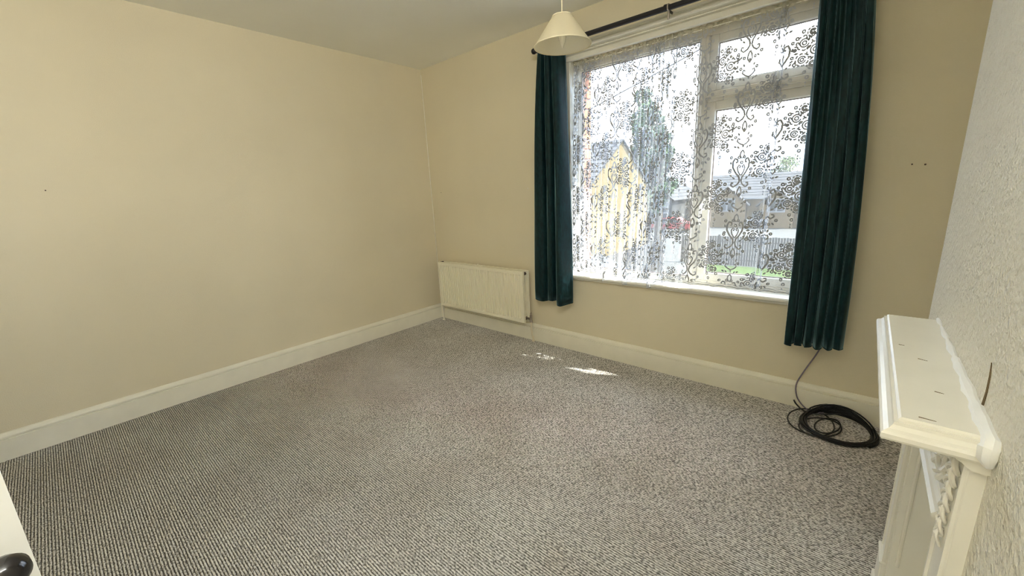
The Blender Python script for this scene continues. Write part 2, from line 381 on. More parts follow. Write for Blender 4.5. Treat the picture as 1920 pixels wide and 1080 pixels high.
# sill board, reveals and architrave
sl = MB(); SP = [(-.052, .640), (-.058, .646), (-.058, .656), (-.052, .663), (.075, .666), (.075, .640)]
sl.sweep(SP, [lambda p, t=t: (t, p[0], p[1]) for t in (1.70, 3.40)])
sl.bevbox(1.71, 3.39, -.030, -.001, .622, .640, .003)
sl.build('trim_1', M['white'], kind='structure', label='white gloss window sill board with rounded nosing')
AP = [(0, 2.232), (-.014, 2.232), (-.022, 2.236), (-.022, 2.258), (-.008, 2.261), (-.008, 2.270), (-.030, 2.273), (-.030, 2.280), (-.018, 2.286), (-.044, 2.292), (-.050, 2.297), (-.050, 2.303), (-.040, 2.307), (-.018, 2.310), (-.014, 2.326), (-.028, 2.331), (-.030, 2.341), (0, 2.344)]
ar = MB().sweep(AP, [lambda p, t=t: (t, p[0], p[1]) for t in (1.66, 3.44)])
ar.build('trim_2', M['white'], kind='structure', label='white moulded architrave over the window')
MB().bevbox(WX0-.028, WX0+.004, -.014, -.0005, .666, 2.232, .003).build('trim_3', M['white'], kind='structure', label='white strip of architrave left of the window')
MB().box(WX0, WX0+.004, 0, .076, .666, 2.24).box(WX1-.004, WX1, 0, .076, .666, 2.24).build('window_reveal', M['white'], win)
# outer brick leaf: each reveal brick on its own
ob = MB().box(-.3, WX0, .151, .275, -3.2, H+.3).box(WX1, XA+.3, .151, .275, -3.2, H+.3).box(WX0, WX1, .151, .275, WZ1, H+.3).box(WX0, WX1, .151, .275, -3.2, WZ0-.05)
ob = ob.build('outer_leaf', M['mortar'], wb)
bmsh = MB().bevbox(-.105, .012, -.124, .006, -.0325, .0325, .004)
half = None
z = WZ0-.02
b0 = None; i = 0
while z < WZ1+.05:
    for xs in ((WX0, 1), (WX1, -1)):
        if b0 is None:
            b0 = bmsh.build('brick', M['brick'], wb); b0.parent = wb; bb = b0
        else:
            bb = b0.copy(); COL.objects.link(bb)
        bb.location = (xs[0], .275, z); bb.scale = (xs[1], 1, 1)
    z += .075
MB().bevbox(WX0-.05, WX1+.05, .14, .33, WZ0-.06, WZ0-.005, .006).build('outer_sill', M['owhite'], win)

# ------------------------------------------------------------------ radiator
rd = thing('radiator', 'cream ribbed double panel radiator under the window wall by the corner', 'radiator', (.165, -.12, .19))
X0, X1, Z0, Z1 = .165, 1.312, .190, .660
def rad_panel(yf, yb, x0, x1):
    b = MB(); n = 35; st = []
    pitchr = (x1-x0-.05)/n; xs = [(x0, yf+.004), (x0+.002, yf), (x0+.022, yf)]
    for k in range(n):
        a = x0+.025+k*pitchr
        xs += [(a+pitchr*.12, yf), (a+pitchr*.28, yf+.015), (a+pitchr*.60, yf+.015), (a+pitchr*.76, yf)]
    xs += [(x1-.022, yf), (x1-.002, yf), (x1, yf+.004)]
    lv = [(Z0, 0, .004), (Z0+.003, 0, 0), (Z0+.030, 0, 0), (Z0+.042, 1, 0), (Z1-.045, 1, 0), (Z1-.030, 0, 0), (Z1-.003, 0, 0), (Z1, 0, .004)]
    m = len(xs)
    for (zz, g, o) in lv:
        for (a, yv) in xs: b.v.append((a, (yv if g or yv <= yf+.0001 or yv == yf+.004 else yf)+o, zz))
    for i in range(len(lv)-1):
        for k in range(m-1): b.f.append((i*m+k, i*m+k+1, (i+1)*m+k+1, (i+1)*m+k))
    # back shell
    b.box(x0, x1, yf+.0155, yb, Z0, Z1)
    return b
p1 = rad_panel(-.130, -.108, X0, X1).build('front_panel', M['rad'], rd)
p2 = MB().bevbox(X0+.004, X1+.004, -.058, -.042, Z0-.006, Z1-.002, .003).build('back_panel', M['rad'], rd)
fn = MB()
for k in range(33):
    a = X0+.03+k*(X1-X0-.06)/32; fn.box(a, a+.0015, -.111, -.059, Z0+.03, Z1-.03)
fn.build('convector_fins', M['rad'], rd, kind='stuff')
MB().bevbox(X0, X0+.012, -.112, -.058, Z0+.01, Z1-.002, .002).bevbox(X1-.06, X1-.045, -.112, -.058, Z0+.02, Z1-.012, .002).tube([(X1-.03, -.12, Z1-.03), (X1-.03, -.05, Z1-.03)], .014, 10).tube([(X1-.03, -.12, Z0+.03), (X1-.03, -.05, Z0+.03)], .014, 10).build('connector', M['dark'], rd, kind='stuff', label='dark gap and connectors between the two panels')
MB().lathe([(.0001, .012), (.004, .012), (.006, .006), (.010, .003), (.010, -.004), (.0001, -.004)], (.72, -.085, Z1+.004), 12).bevbox(.68, .76, -.108, -.062, Z1-.012, Z1-.002, .002).build('air_vent_cap', M['rad'], rd)
for bx in (.35, 1.08): MB().bevbox(bx, bx+.04, -.042, 0, .25, .6, .002).build('wall_bracket', M['rad'], rd)
def valve(x, y, z, top):
    v = MB().lathe([(.0001, -.03), (.013, -.03), (.013, -.012), (.010, -.008), (.010, .012), (.013, .016), (.013, .032), (.009, .036), (.0085, top), (.0001, top)], (x, y, z), 12)
    v.tube([(x, y, z), (x+(-.05 if x > .5 else .05), y, z)], .010, 10)
    return v.build('valve', M['chrome'], rd, True, label='tarnished metal radiator valve')
valve(1.345, -.075, .225, .055); valve(.135, -.085, .205, .045)
MB().tube([(1.345, -.075, .20), (1.343, -.068, .1), (1.335, -.04, .02), (1.335, -.04, 0)], .0078, 10).lathe([(.0001, .0), (.016, .0), (.014, .008), (.0085, .011)], (1.335, -.04, .001), 12).build('pipe', M['copper'], rd, True)
MB().tube([(.135, -.085, .18), (.13, -.08, .1), (.118, -.075, .02), (.117, -.075, 0)], .0078, 10).lathe([(.0001, .0), (.015, .0), (.013, .008), (.0085, .011)], (.117, -.075, .001), 12).build('pipe', M['white'], rd, True)

# ------------------------------------------------------------------ curtain pole and velvet curtains
ROD = (-.125, 2.335)
pl = thing('curtain_pole', 'black metal curtain pole with ball end across the top of the window', 'curtain pole', (1.52, ROD[0], ROD[1]))
MB().tube([(1.52, *ROD), (2.5, ROD[0], ROD[1]-.003), (3.56, *ROD)], .0155, 14).build('rod', M['black'], pl, True)
for x in (1.505, 3.575):
    s = 1 if x > 2 else -1
    MB().lathe([(.0001, -.026*s), (.010, -.022*s), (.018, -.012*s), (.021, 0), (.018, .012*s), (.012, .017*s), (.0001, .018*s)][::1], (x, *ROD), 16, 'x').build('finial', M['black'], pl, True)
for x in (1.535, 2.475, 3.46):
    br = MB().tube([(x, 0, 2.335), (x, -.11, 2.335)], .007, 8).lathe([(.0160, -.008), (.0185, -.008), (.0185, .008), (.0160, .008)], (x, *ROD), 16, 'x', True)
    br.build('bracket', M['black'], pl, True)
gl = MB().lathe([(.0160, -.004), (.0190, -.004), (.0190, .004), (.0160, .004)], (2.49, *ROD), 16, 'x', True).tube([(2.492, -.125, 2.317), (2.492, -.125, 2.300), (2.492, -.125, 2.272)], [.005, .008, .006], 8)
gl.build('ring', M['chrome'], pl, True, label='spare pole ring with a grey hanging eyelet')

def curtain(name, label, top, bot, ztop, zbot, zb_fn=None, seg=5, edge=None):
    n = 26; T = np.array(catmull(top, seg)); B = np.array(catmull(bot, seg)); m = len(T)
    b = MB()
    for i in range(n+1):
        t = i/n; e = 1-(1-t)**2.2
        for k in range(m):
            q = T[k]*(1-e)+B[k]*e
            zb = zbot + (zb_fn(k/(m-1)) if zb_fn else 0)
            zz = ztop+(zb-ztop)*t
            wob = .004*math.sin(3.1*zz+k*.9)
            b.v.append((q[0]+wob, q[1]+.5*wob, zz))
    for i in range(n):
        for k in range(m-1): b.f.append((i*m+k, i*m+k+1, (i+1)*m+k+1, (i+1)*m+k))
    th = thing(name, label, 'curtain', (float(B[:, 0].mean()), float(B[:, 1].mean()), zbot), 'teal velvet curtains')
    o = b.build('fabric', M['velvet'], th, True, fix=False)
    md = o.modifiers.new('thickness', 'SOLIDIFY'); md.thickness = .004; md.offset = 0
    h = MB(); h.tube([(B[k][0]+.004*math.sin(3.1*zbot+k*.9), B[k][1], zbot+(zb_fn(k/(m-1)) if zb_fn else 0)) for k in range(m)], .0035, 6)
    h.build('hem', M['velvet'], th, True)
    # heading tape and rings round the pole
    for k in range(0, m, max(1, m//6)):
        MB().lathe([(.0175, -.0035), (.0205, -.0035), (.0205, .0035), (.0175, .0035)], (float(T[k][0]), *ROD), 14, 'x', True).build('ring', M['black'], th, True)
    return th
LT = [(1.555, -.10), (1.562, -.15), (1.592, -.155), (1.600, -.10), (1.618, -.10), (1.628, -.16), (1.660, -.165), (1.668, -.10), (1.684, -.11), (1.69, -.165), (1.725, -.165), (1.742, -.07)]
LB = [(1.442, -.07), (1.447, -.125), (1.535, -.140), (1.562, -.075), (1.583, -.075), (1.600, -.15), (1.650, -.160), (1.662, -.08), (1.672, -.09), (1.700, -.172), (1.746, -.190), (1.785, -.078)]
curtain('velvet_curtain', 'short teal velvet curtain hanging left of the window beside the radiator', LT, LB, 2.314, .445, lambda u: (.02 if .26 < u < .36 else 0) - .012*math.sin(u*9))
RT = []; RB = []
for k in range(6):
    x = 3.215+k*.031; xb = 3.235+k*.043
    RT += [(x, -.13), (x+.006, -.168), (x+.019, -.170), (x+.023, -.135)]
    RB += [(xb, -.115), (xb+.006, -.178), (xb+.030, -.182), (xb+.034, -.125)]
RT = [(3.225, -.07)]+RT+[(3.398, -.06)]; RB = [(3.245, -.05)]+RB+[(3.475, -.055)]
curtain('velvet_curtain', 'long dark teal velvet curtain in narrow pleats hanging right of the window', RT, RB, 2.314, .435, lambda u: .006*math.sin(u*30)+.02*u)

# ------------------------------------------------------------------ lace net curtain
ds = .004; S = 0; xs = [1.742]; ys = [0.0]; th_ = [0.0]; ph = 0.0
while xs[-1] < 3.345:
    x = xs[-1]
    if x < 2.50: tm = 1.68+.30*math.sin(S*4.1+1); lam = .115+.035*math.sin(S*7.3)
    elif x < 2.62: tm = 1.0; lam = .09
    elif 3.02 < x < 3.07: tm = 1.9; lam = .10
    else: tm = .38+.2*math.sin(S*6); lam = .16
    ph += 2*PI*ds/lam; a = tm*math.sin(ph)
    xs.append(x+math.cos(a)*ds); ys.append(ys[-1]+math.sin(a)*ds); th_.append(a); S += ds
xs = np.array(xs); ys = np.array(ys); th_ = np.array(th_); ss = np.arange(len(xs))*ds
k_ = 41; pad = np.pad(ys, k_//2, mode='edge'); ys = ys-np.convolve(pad, np.ones(k_)/k_, 'valid')
ys = np.clip(ys, -.026, .026)
STIP = [(2.05, .030), (2.235, .032), (2.42, .022)]   # folds that fall in front of the sill
xsm = np.interp(ss, ss, xs)
tipg = sum(np.exp(-((xsm-a)/b)**2*1.2) for a, b in STIP); tipg = np.clip(tipg, 0, 1)
ZT = 2.222
zb_s = .682 + .008*np.abs(np.sin(PI*ss/.075)) - .045*tipg + np.where(xs < 1.98, .012, 0) + .006*np.sin(ss*3)
def net_pt(s, z, off=0.0):
    x = np.interp(s, ss, xs); yv = np.interp(s, ss, ys); a = np.interp(s, ss, th_); g = np.interp(s, ss, tipg)
    t = np.clip((ZT-z)/(ZT-.68), 0, 1); amp = .45+.55*np.clip(t*2.5, 0, 1)
    y0 = .036-.062*t**1.3
    y = y0+yv*amp - .052*g*np.clip((t-.72)/.26, 0, 1)
    x = x + .012*np.sin(2.4*z+s*1.7)*t
    return np.stack([x+off*np.sin(a), y-off*np.cos(a), z], -1)
nc = thing('net_curtain', 'white floral lace net curtain gathered across the whole window', 'net curtain', (2.5, .0, .68))
LS = ss[-1]; nu = int(LS/.006); nv = 46
uu = np.linspace(0, LS, nu); b = MB(); zbu = np.interp(uu, ss, zb_s)
for j in range(nv+1):
    z = ZT+(zbu-ZT)*(j/nv); b.v += [tuple(p) for p in net_pt(uu, z)]
for j in range(nv):
    for i in range(nu-1): b.f.append((j*nu+i, j*nu+i+1, (j+1)*nu+i+1, (j+1)*nu+i))
b.build('sheer_fabric', M['net'], nc, True, fix=False)

# lace motifs as flat thread ribbons on the net
TW, TH = .262, .37
def arc(cx, cy, r, a0, a1, n=8): return [(cx+r*math.cos(a0+(a1-a0)*i/n), cy+r*math.sin(a0+(a1-a0)*i/n)) for i in range(n+1)]
def spiral(cx, cy, r0, r1, a0, a1, n=12): return [(cx+(r0+(r1-r0)*i/n)*math.cos(a0+(a1-a0)*i/n), cy+(r0+(r1-r0)*i/n)*math.sin(a0+(a1-a0)*i/n)) for i in range(n+1)]
rib = []; leaves = []
def floret(x, y, r=.0075): rib.append((arc(x, y, r, 0, 2*PI, 7), .0042))
def leaf(x, y, a, l=.017, w_=.007): leaves.append((x, y, a, l, w_))
def rose(x, y, R, seed):
    rib.append((arc(x, y, R*.32, 0, 2*PI, 8), .004)); rib.append((arc(x, y, R*.66, .3, 2*PI-.2, 12), .0042))
    for k in range(8):
        a = 2*PI*k/8+seed; rib.append((arc(x+R*math.cos(a)*.93, y+R*math.sin(a)*.93, R*.27, a-1.3, a+1.3, 4), .0045))
# bouquet column centred at x = 0 ; vase column centred at x = TW/2
rose(-.022, .045, .030, 0); rose(.030, .005, .034, .4); rose(-.026, -.035, .025, .2); rose(.010, .092, .019, .1); rose(.022, -.062, .021, .3)
for (x, y) in ((-.055, .07), (-.062, .015), (.066, .045), (.070, -.03), (-.058, -.055), (.05, .085), (-.01, -.098), (.004, -.125), (.050, -.092), (-.03, .1)): floret(x, y, .0065+.0015*random.random())
for k in range(26):
    a = random.uniform(0, 2*PI); r = random.uniform(.048, .078); leaf(r*.9*math.cos(a), r*1.15*math.sin(a)-.005, a+random.uniform(-.5, .5), random.uniform(.012, .02), random.uniform(.006, .009))
for (y) in (-.145, -.160): leaf(0, y, -PI/2, .010, .005)
V = TW/2
for s in (-1, 1):
    rib.append(([(V+s*x, y) for x, y in ((.004, -.085), (.010, -.060), (.030, -.035), (.046, -.005), (.048, .025), (.038, .045), (.024, .040), (.022, .026), (.032, .022))], .0055))
    rib.append(([(V+s*x, y) for x, y in ((.002, -.052), (.016, -.030), (.022, -.008), (.014, .008), (.005, .002), (.010, -.010))], .0045))
    rib.append(([(V+s*x, y) for x, y in ((.003, .045), (.012, .062), (.010, .078), (.0, .092))], .0045))
    rib.append(([(V+s*x, y) for x, y in ((.004, -.085), (.016, -.105), (.036, -.118), (.050, -.108), (.048, -.094), (.036, -.096))], .005))
    rib.append(([(V+s*x, y) for x, y in ((.0, -.115), (.010, -.135), (.013, -.155), (.0, -.178))], .0045))
    rib.append(([(V+s*x, y) for x, y in ((.0, .120), (.018, .128), (.034, .142), (.030, .158), (.018, .152))], .0045))
    for (x, y) in ((.058, .052), (.016, .052), (.062, -.128), (.030, -.150), (.044, .165), (.060, -.02)): floret(V+s*x, y, .006)
    for (x, y, a) in ((.030, -.072, .6), (.048, -.060, .9), (.056, .010, 1.3), (.040, -.140, -.8), (.020, .10, .9), (.034, .108, .4), (.024, .172, 1.2)): leaf(V+s*x, y, a if s > 0 else PI-a)
floret(V, .022, .007); leaf(V, -.150, -PI/2, .018, .008); leaf(V, .105, PI/2, .014, .007)
lm = MB()
def ribbon(pts, wd, s0, z0):
    p = np.array(pts); q = [p[0]]
    for a, bb in zip(p[:-1], p[1:]):
        n = max(1, int(np.hypot(*(bb-a))/.007))
        for k in range(1, n+1): q.append(a+(bb-a)*k/n)
    q = np.array(q); s = q[:, 0]+s0; z = q[:, 1]+z0
    t = np.gradient(q, axis=0); t /= (np.linalg.norm(t, axis=1)[:, None]+1e-9); nn = np.stack([-t[:, 1], t[:, 0]], 1)*wd/2
    A = np.stack([s+nn[:, 0], z+nn[:, 1]], 1); B = np.stack([s-nn[:, 0], z-nn[:, 1]], 1)
    ok = (s > .01) & (s < LS-.01) & (z < ZT-.01) & (z > np.interp(s, ss, zb_s)+.012)
    PA = net_pt(A[:, 0], A[:, 1], .0012); PB = net_pt(B[:, 0], B[:, 1], .0012); o = len(lm.v)
    lm.v += [tuple(v) for v in PA]+[tuple(v) for v in PB]; m = len(q)
    for i in range(m-1):
        if ok[i] and ok[i+1]: lm.f.append((o+i, o+i+1, o+m+i+1, o+m+i))
def leafp(x, y, a, l, wd, s0, z0):
    l *= 1.25; wd *= 1.6
    pr = [(0, 0), (.3, .42), (.6, .45), (1, 0), (.6, -.45), (.3, -.42)]
    P = np.array([(x+l*u*math.cos(a)-wd*v*math.sin(a), y+l*u*math.sin(a)+wd*v*math.cos(a)) for u, v in pr])
    s = P[:, 0]+s0; z = P[:, 1]+z0
    if s.min() < .01 or s.max() > LS-.01 or z.max() > ZT-.01 or (z < np.interp(s, ss, zb_s)+.01).any(): return
    o = len(lm.v); lm.v += [tuple(v) for v in net_pt(s, z, .0012)]; lm.f.append(tuple(o+i for i in range(6)))
ncol = int(LS/TW)+2
for ci in range(-1, ncol):
    for ri in range(-1, 6):
        s0 = ci*TW; z0 = 2.16-ri*TH
        for (p, wd) in rib:
            wd = wd*1.8
            col = p[0][0] > .075
            zz = z0-(TH/2 if col else 0) + (TH/2 if ci % 2 else 0)
            ribbon(p, wd, s0, zz)
        for (x, y, a, l, wd) in leaves:
            col = x > .075
            leafp(x, y, a, l, wd, s0, z0-(TH/2 if col else 0)+(TH/2 if ci % 2 else 0))
# scalloped border and corded heading
sg = np.arange(.0, LS, .006); o = len(lm.v)
for (d0, d1) in ((.0, .0045), (.012, .015)):
    zz = np.interp(sg, ss, zb_s); A = net_pt(sg, zz+d0, .0012); B_ = net_pt(sg, zz+d1, .0012); o = len(lm.v); m = len(sg)
    lm.v += [tuple(v) for v in A]+[tuple(v) for v in B_]
    for i in range(m-1): lm.f.append((o+i, o+i+1, o+m+i+1, o+m+i))
lm.build('lace_pattern', M['lace'], nc, fix=False, kind='stuff', label='dense raised rose and urn lace threads')
hd = MB(); sg = np.arange(0, LS, .004); m = len(sg)
for (zz, am) in ((ZT-.012, 1.0), (ZT, .7), (ZT+.004, 1.5), (ZT+.018, 2.3)):
    P = net_pt(sg, np.full(m, ZT)); P[:, 2] = zz+.003*np.sin(sg*90)*am; P[:, 1] += .004*am*np.sin(sg*130+am); hd.v += [tuple(v) for v in P]
for j in range(3):
    for i in range(m-1): hd.f.append((j*m+i, j*m+i+1, (j+1)*m+i+1, (j+1)*m+i))
M['heading'] = sheer('gathered_net_heading', .80, .1, (.62, .59, .46))
hd.build('gathered_heading', M['heading'], nc, True, fix=False, label='yellowed gathered heading')
MB().tube([(1.738, .036, ZT), (2.5, .036, ZT-.005), (3.36, .036, ZT)], .003, 6).build('curtain_wire', M['white'], nc)

# ------------------------------------------------------------------ pendant lamp
LX, LY = 2.500, -1.25
lp = thing('pendant_lamp', 'cream conical lampshade hanging on a cable from the ceiling before the window', 'pendant lamp', (LX, LY, 1.89))
ZB, ZTT, RB_, RT_ = 1.893, 1.998, .113, .038
sh = MB(); n = 64
sh.lathe([(RB_, ZB), (RT_, ZTT)], (LX, LY, 0), n); sh.build('shade', M['shade_out'], lp, True, fix=False)
MB().lathe([(RB_-.002, ZB), (RT_-.002, ZTT)], (LX, LY, 0), n).build('shade_lining', M['shade_in'], lp, True, label='white inner lining of the shade')
M['rim'] = mat('shade_rim_tape', (.80, .73, .55), .6, .2)
MB().tube([(LX+RB_*math.cos(2*PI*k/n), LY+RB_*math.sin(2*PI*k/n), ZB) for k in range(n)], .0022, 6, True).tube([(LX+RT_*math.cos(2*PI*k/n), LY+RT_*math.sin(2*PI*k/n), ZTT) for k in range(n)], .002, 6, True).build('rim', M['rim'], lp, True)
for k in range(3):
    a = 2*PI*k/3+.3; MB().tube([(LX+.016*math.cos(a), LY+.016*math.sin(a), ZTT-.012), (LX+RT_*math.cos(a), LY+RT_*math.sin(a), ZTT)], .0012, 5).build('spider_arm', M['white'], lp)
MB().lathe([(.0001, .030), (.006, .030), (.009, .024), (.013, .016), (.019, .01), (.019, -.016), (.0165, -.02), (.0001, -.02)], (LX, LY, ZTT-.020), 20).build('lamp_holder', M['white'], lp, True)
MB().lathe([(.0001, -.080), (.0035, -.076), (.010, -.060), (.0155, -.040), (.0165, -.028), (.013, -.014), (.009, -.006), (.0001, .0)], (LX, LY, ZTT-.036), 24).build('bulb', M['bulb'], lp, True, label='white candle bulb')
MB().tube([(LX, LY, ZTT+.008), (LX-.001, LY, 2.3), (LX, LY, H-.02)], .0032, 8).build('flex', M['rim'], lp, True)
MB().lathe([(.0001, -.035), (.012, -.035), (.030, -.022), (.042, -.004), (.042, 0), (.0001, 0)], (LX, LY, H), 24).build('ceiling_rose', M['white'], lp, True)

# ------------------------------------------------------------------ fireplace surround
fp = thing('fireplace_surround', 'white painted cast iron bedroom fireplace surround with mantel shelf on the textured wall', 'fireplace', (XR, -1.577, 0))
MY0, MY1, MX, MZ = -1.932, -1.228, 3.557, .950
XF = 3.659
def rect_ring(ins, z): return [(XR-.001, MY1-ins, z), (MX+ins, MY1-ins, z), (MX+ins, MY0+ins, z), (XR-.001, MY0+ins, z)]
mt = MB(); lev = [(.006, .912), (.002, .914), (0, .918), (0, .925), (.003, .929), (.009, .932), (.0135, .938), (.0145, .943), (.019, .944), (.0195, .947), (.0225, .950)]
o = 0
for ins, z in lev: mt.v += rect_ring(ins, z)
for i in range(len(lev)-1):
    for k in range(4): mt.f.append((i*4+k, i*4+(k+1) % 4, (i+1)*4+(k+1) % 4, (i+1)*4+k))
mt.f.append((3, 2, 1, 0)); e = (len(lev)-1)*4; mt.f.append((e, e+1, e+2, e+3))
ms = mt.build('mantel_shelf', M['white'], fp)
for (xx, yy, a, l) in ((3.590, -1.52, .25, .010), (3.617, -1.60, .5, .016), (3.628, -1.77, .3, .012), (3.60, -1.895, .15, .02)):
    MB().tube([(xx, yy, .9502), (xx+l*math.cos(a), yy-l*math.sin(a)*.8, .9502)], [.0009, .0005], 5).build('paint_scratch', M['crack'], ms, label='dark scratch in the paint')
ck = MB(); pts = []; rr = []
for i in range(30):
    t = i/29; yy = MY1-.005+(MY0-MY1+.006)*t; pts.append((XR-.003-.003*t, yy, .949+.001*math.sin(i*1.9))); rr.append(.0035+.008*t+.0018*math.sin(i*1.3)+.0012*math.sin(i*3.7))
pts += [(XR-.010, MY0-.003, .944), (XR-.010, MY0-.006, .930), (XR-.006, MY0-.004, .916)]; rr += [.012, .011, .005]
ck.tube(pts, rr, 8); ck.build('caulk_bead', M['caulk'], fp, True, label='lumpy white filler along the wall joint')
# bed mould under shelf
MB().sweep([(XR, .896), (3.662, .896), (3.655, .901), (3.650, .906), (3.644, .909), (3.642, .913), (XR, .913)], [lambda p, t=t: (p[0], t, p[1]) for t in (-1.924, -1.236)]).build('bed_mould', M['white'], fp)
def leg(y0, y1, inner):
    b = MB().bevbox(XF, XR+.03, y0, y1, 0, .900, .003)
    g = b.build('leg', M['white'], fp)
    s = 1 if inner == y1 else -1
    MB().sweep([(XF+.001, 0), (XF-.004, -.002*s), (XF-.004, -.008*s), (XF+.001, -.010*s)], [lambda p, t=t: (p[0], inner+p[1], t) for t in (.215, .895)]).sweep([(XF+.001, 0), (XF-.003, -.002*s), (XF-.003, -.006*s), (XF+.001, -.008*s)], [lambda p, t=t: (p[0], (y0 if s > 0 else y1)-2*0+(.010*s), t) if False else (p[0], (y0 if s > 0 else y1)+s*(.010)+p[1], t) for t in (.215, .895)]).build('edge_moulding', M['white'], g)
    MB().bevbox(XF-.007, XR, y0-.003, y1+.003, 0, .205, .003).bevbox(XF-.013, XR, y0-.006, y1+.006, 0, .105, .003).bevbox(XF-.010, XR, y0-.004, y1+.004, .205, .215, .003).build('plinth', M['white'], g)
    # carved acanthus drop at the top of the leg
    yc = (y0+y1)/2; b = MB()
    zz = .885
    for k in range(7):
        r = .022-.0022*k; h = .895-.024*k-.01
        for q in (-1, 1):
            b.tube(catmull([(XF-.001, yc, h+.006), (XF-.007, yc+q*r*.5, h+.004), (XF-.008, yc+q*r, h-.006), (XF-.004, yc+q*r*.9, h-.018), (XF-.001, yc+q*r*.35, h-.026)], 3), [.0045-.00035*k]*13, 6)
        b.lathe([(.0001, -.010), (.004, -.008), (.0055, -.002), (.005, .004), (.0001, .006)], (XF-.002, yc, h-.004), 8, 'x')
    b.build('carved_drop', M['white'], g, True)
    return g
leg(-1.914, -1.822, -1.822); leg(-1.330, -1.240, -1.330)
# frieze with carved scrolls and bright bottom bead
fr = MB().bevbox(XF+.004, XR+.02, -1.822, -1.330, .742, .897, .002).build('frieze', M['white'], fp)
MB().sweep([(XR, .732), (XF+.002, .730), (XF-.009, .733), (XF-.011, .740), (XF-.006, .745), (XF-.003, .750), (XF+.001, .755), (XF+.006, .757), (XR, .757)], [lambda p, t=t: (p[0], t, p[1]) for t in (-1.822, -1.330)]).build('lintel_bead', M['white'], fr)
sc_ = MB()
for j, yc in enumerate((-1.772, -1.712, -1.652, -1.577, -1.502, -1.442, -1.382)):
    zc = .830; s = 1 if j % 2 else -1
    p = spiral(0, 0, .030, .005, 0, s*4.2*PI/2*1.5, 26)
    sc_.tube([(XF+.001-.006*(1-i/26), yc+a, zc+bb) for i, (a, bb) in enumerate(p)], [.0055-.0025*i/26 for i in range(27)], 6)
    for k in range(5):
        a = s*(.6+k*.85); sc_.tube([(XF+.001, yc+.028*math.cos(a), zc+.030*math.sin(a)), (XF-.006, yc+.036*math.cos(a+.25), zc+.040*math.sin(a+.25)), (XF+.002, yc+.040*math.cos(a+.5), zc+.048*math.sin(a+.5))], [.004, .006, .002], 6)
    sc_.lathe([(.0001, -.010), (.004, -.008), (.006, -.002), (.006, .004)], (XF, yc, zc), 8, 'x')
sc_.build('carved_scroll', M['white'], fr, True)
# opening: splayed cheeks, back plate and hob ledge
def quadbox(y0, y1, x0, x1, z0, z1): return MB().bevbox(x0, x1, y0, y1, z0, z1, .002)
ch = quadbox(-1.345, -1.3355, 3.665, 3.80, 0, .742).build('cheek', M['white'], fp)
MB().tube([(3.684, -1.347, .23), (3.684, -1.347, .735)], .0045, 8).build('cheek_bead', M['white'], ch, True)
ch2 = quadbox(-1.8145, -1.805, 3.665, 3.80, 0, .742).build('cheek', M['white'], fp)
quadbox(-1.805, -1.345, 3.79, 3.81, 0, .742).build('back_plate', M['white'], fp)
MB().bevbox(3.705, 3.80, -1.500, -1.346, 0, .195, .006).build('hob', M['white'], fp)
MB().bevbox(3.70, 3.80, -1.805, -1.65, 0, .195, .006).build('hob', M['white'], fp)
MB().bevbox(3.685, 3.70, -1.40, -1.346, .17, .195, .003).build('hob_lip', M['white'], fp)
MB().bevbox(3.69, 3.70, -1.65, -1.50, .03, .15, .002).tube([(3.69, -1.65, .15), (3.685, -1.575, .16), (3.69, -1.50, .15)], .006, 8).build('grate_front', M['white'], fp, True)

# ------------------------------------------------------------------ coiled cable
cb = thing('coiled_cable', 'black cable lying in loose coils on the carpet against the skirting board', 'cable', (3.48, -.16, .005))
hang = catmull([(3.405, -.012, .70), (3.408, -.03, .50), (3.397, -.03, .42), (3.376, -.03, .35), (3.333, -.03, .24), (3.305, -.033, .15), (3.315, -.035, .075), (3.350, -.045, .03), (3.395, -.075, .022), (3.45, -.07, .03)], 6)
MB().tube(hang, .0038, 8).build('hanging_run', M['cable2'], cb, True, label='grey-violet length rising behind the curtain')
pts = []
R_ = random.Random(3)
cx, cy = 3.515, -.185; tot = 15*36
for i in range(tot):
    a = 2*PI*i/36; turn = i/36
    j1 = .010*math.sin(turn*2.1)+.006*math.sin(turn*5.3); j2 = .012*math.cos(turn*1.7)
    rx, ry = .152+j1, .150+.5*j2
    x = cx+rx*math.cos(a)+.006*math.sin(turn*3.3); yv = cy+ry*math.sin(a)
    yv = min(yv, -.030-.004*(turn % 3))
    rear = max(0, math.sin(a))
    z = .009+.0045*((turn*1.618) % 4)+.055*rear**2*(.6+.4*math.sin(turn*2.7))
    pts.append((x, yv, z))
MB().tube(pts, .0042, 7).build('coil', M['cable'], cb, True)
lo = MB()
lo.tube([(3.40+.105*math.cos(a), -.185+.135*math.sin(a), .010+.012*max(0, math.sin(a))) for a in np.linspace(0, 2*PI, 40)[:-1]], .0038, 7, True)
lo.tube([(3.475+.050*math.cos(a)+.02*math.sin(a), -.19+.095*math.sin(a), .020) for a in np.linspace(0, 2*PI, 32)[:-1]], .0038, 7, True)
lo.tube([(3.445+.085*math.cos(a)+.03*math.sin(a), -.215+.115*math.sin(a), .014) for a in np.linspace(0, 2*PI, 36)[:-1]], .0038, 7, True)
lo.tube(catmull([(3.302, -.028, .045), (3.318, -.045, .03), (3.36, -.09, .022), (3.42, -.10, .026), (3.52, -.07, .05)], 6), .0042, 7)
lo.build('loose_loop', M['cable'], cb, True)

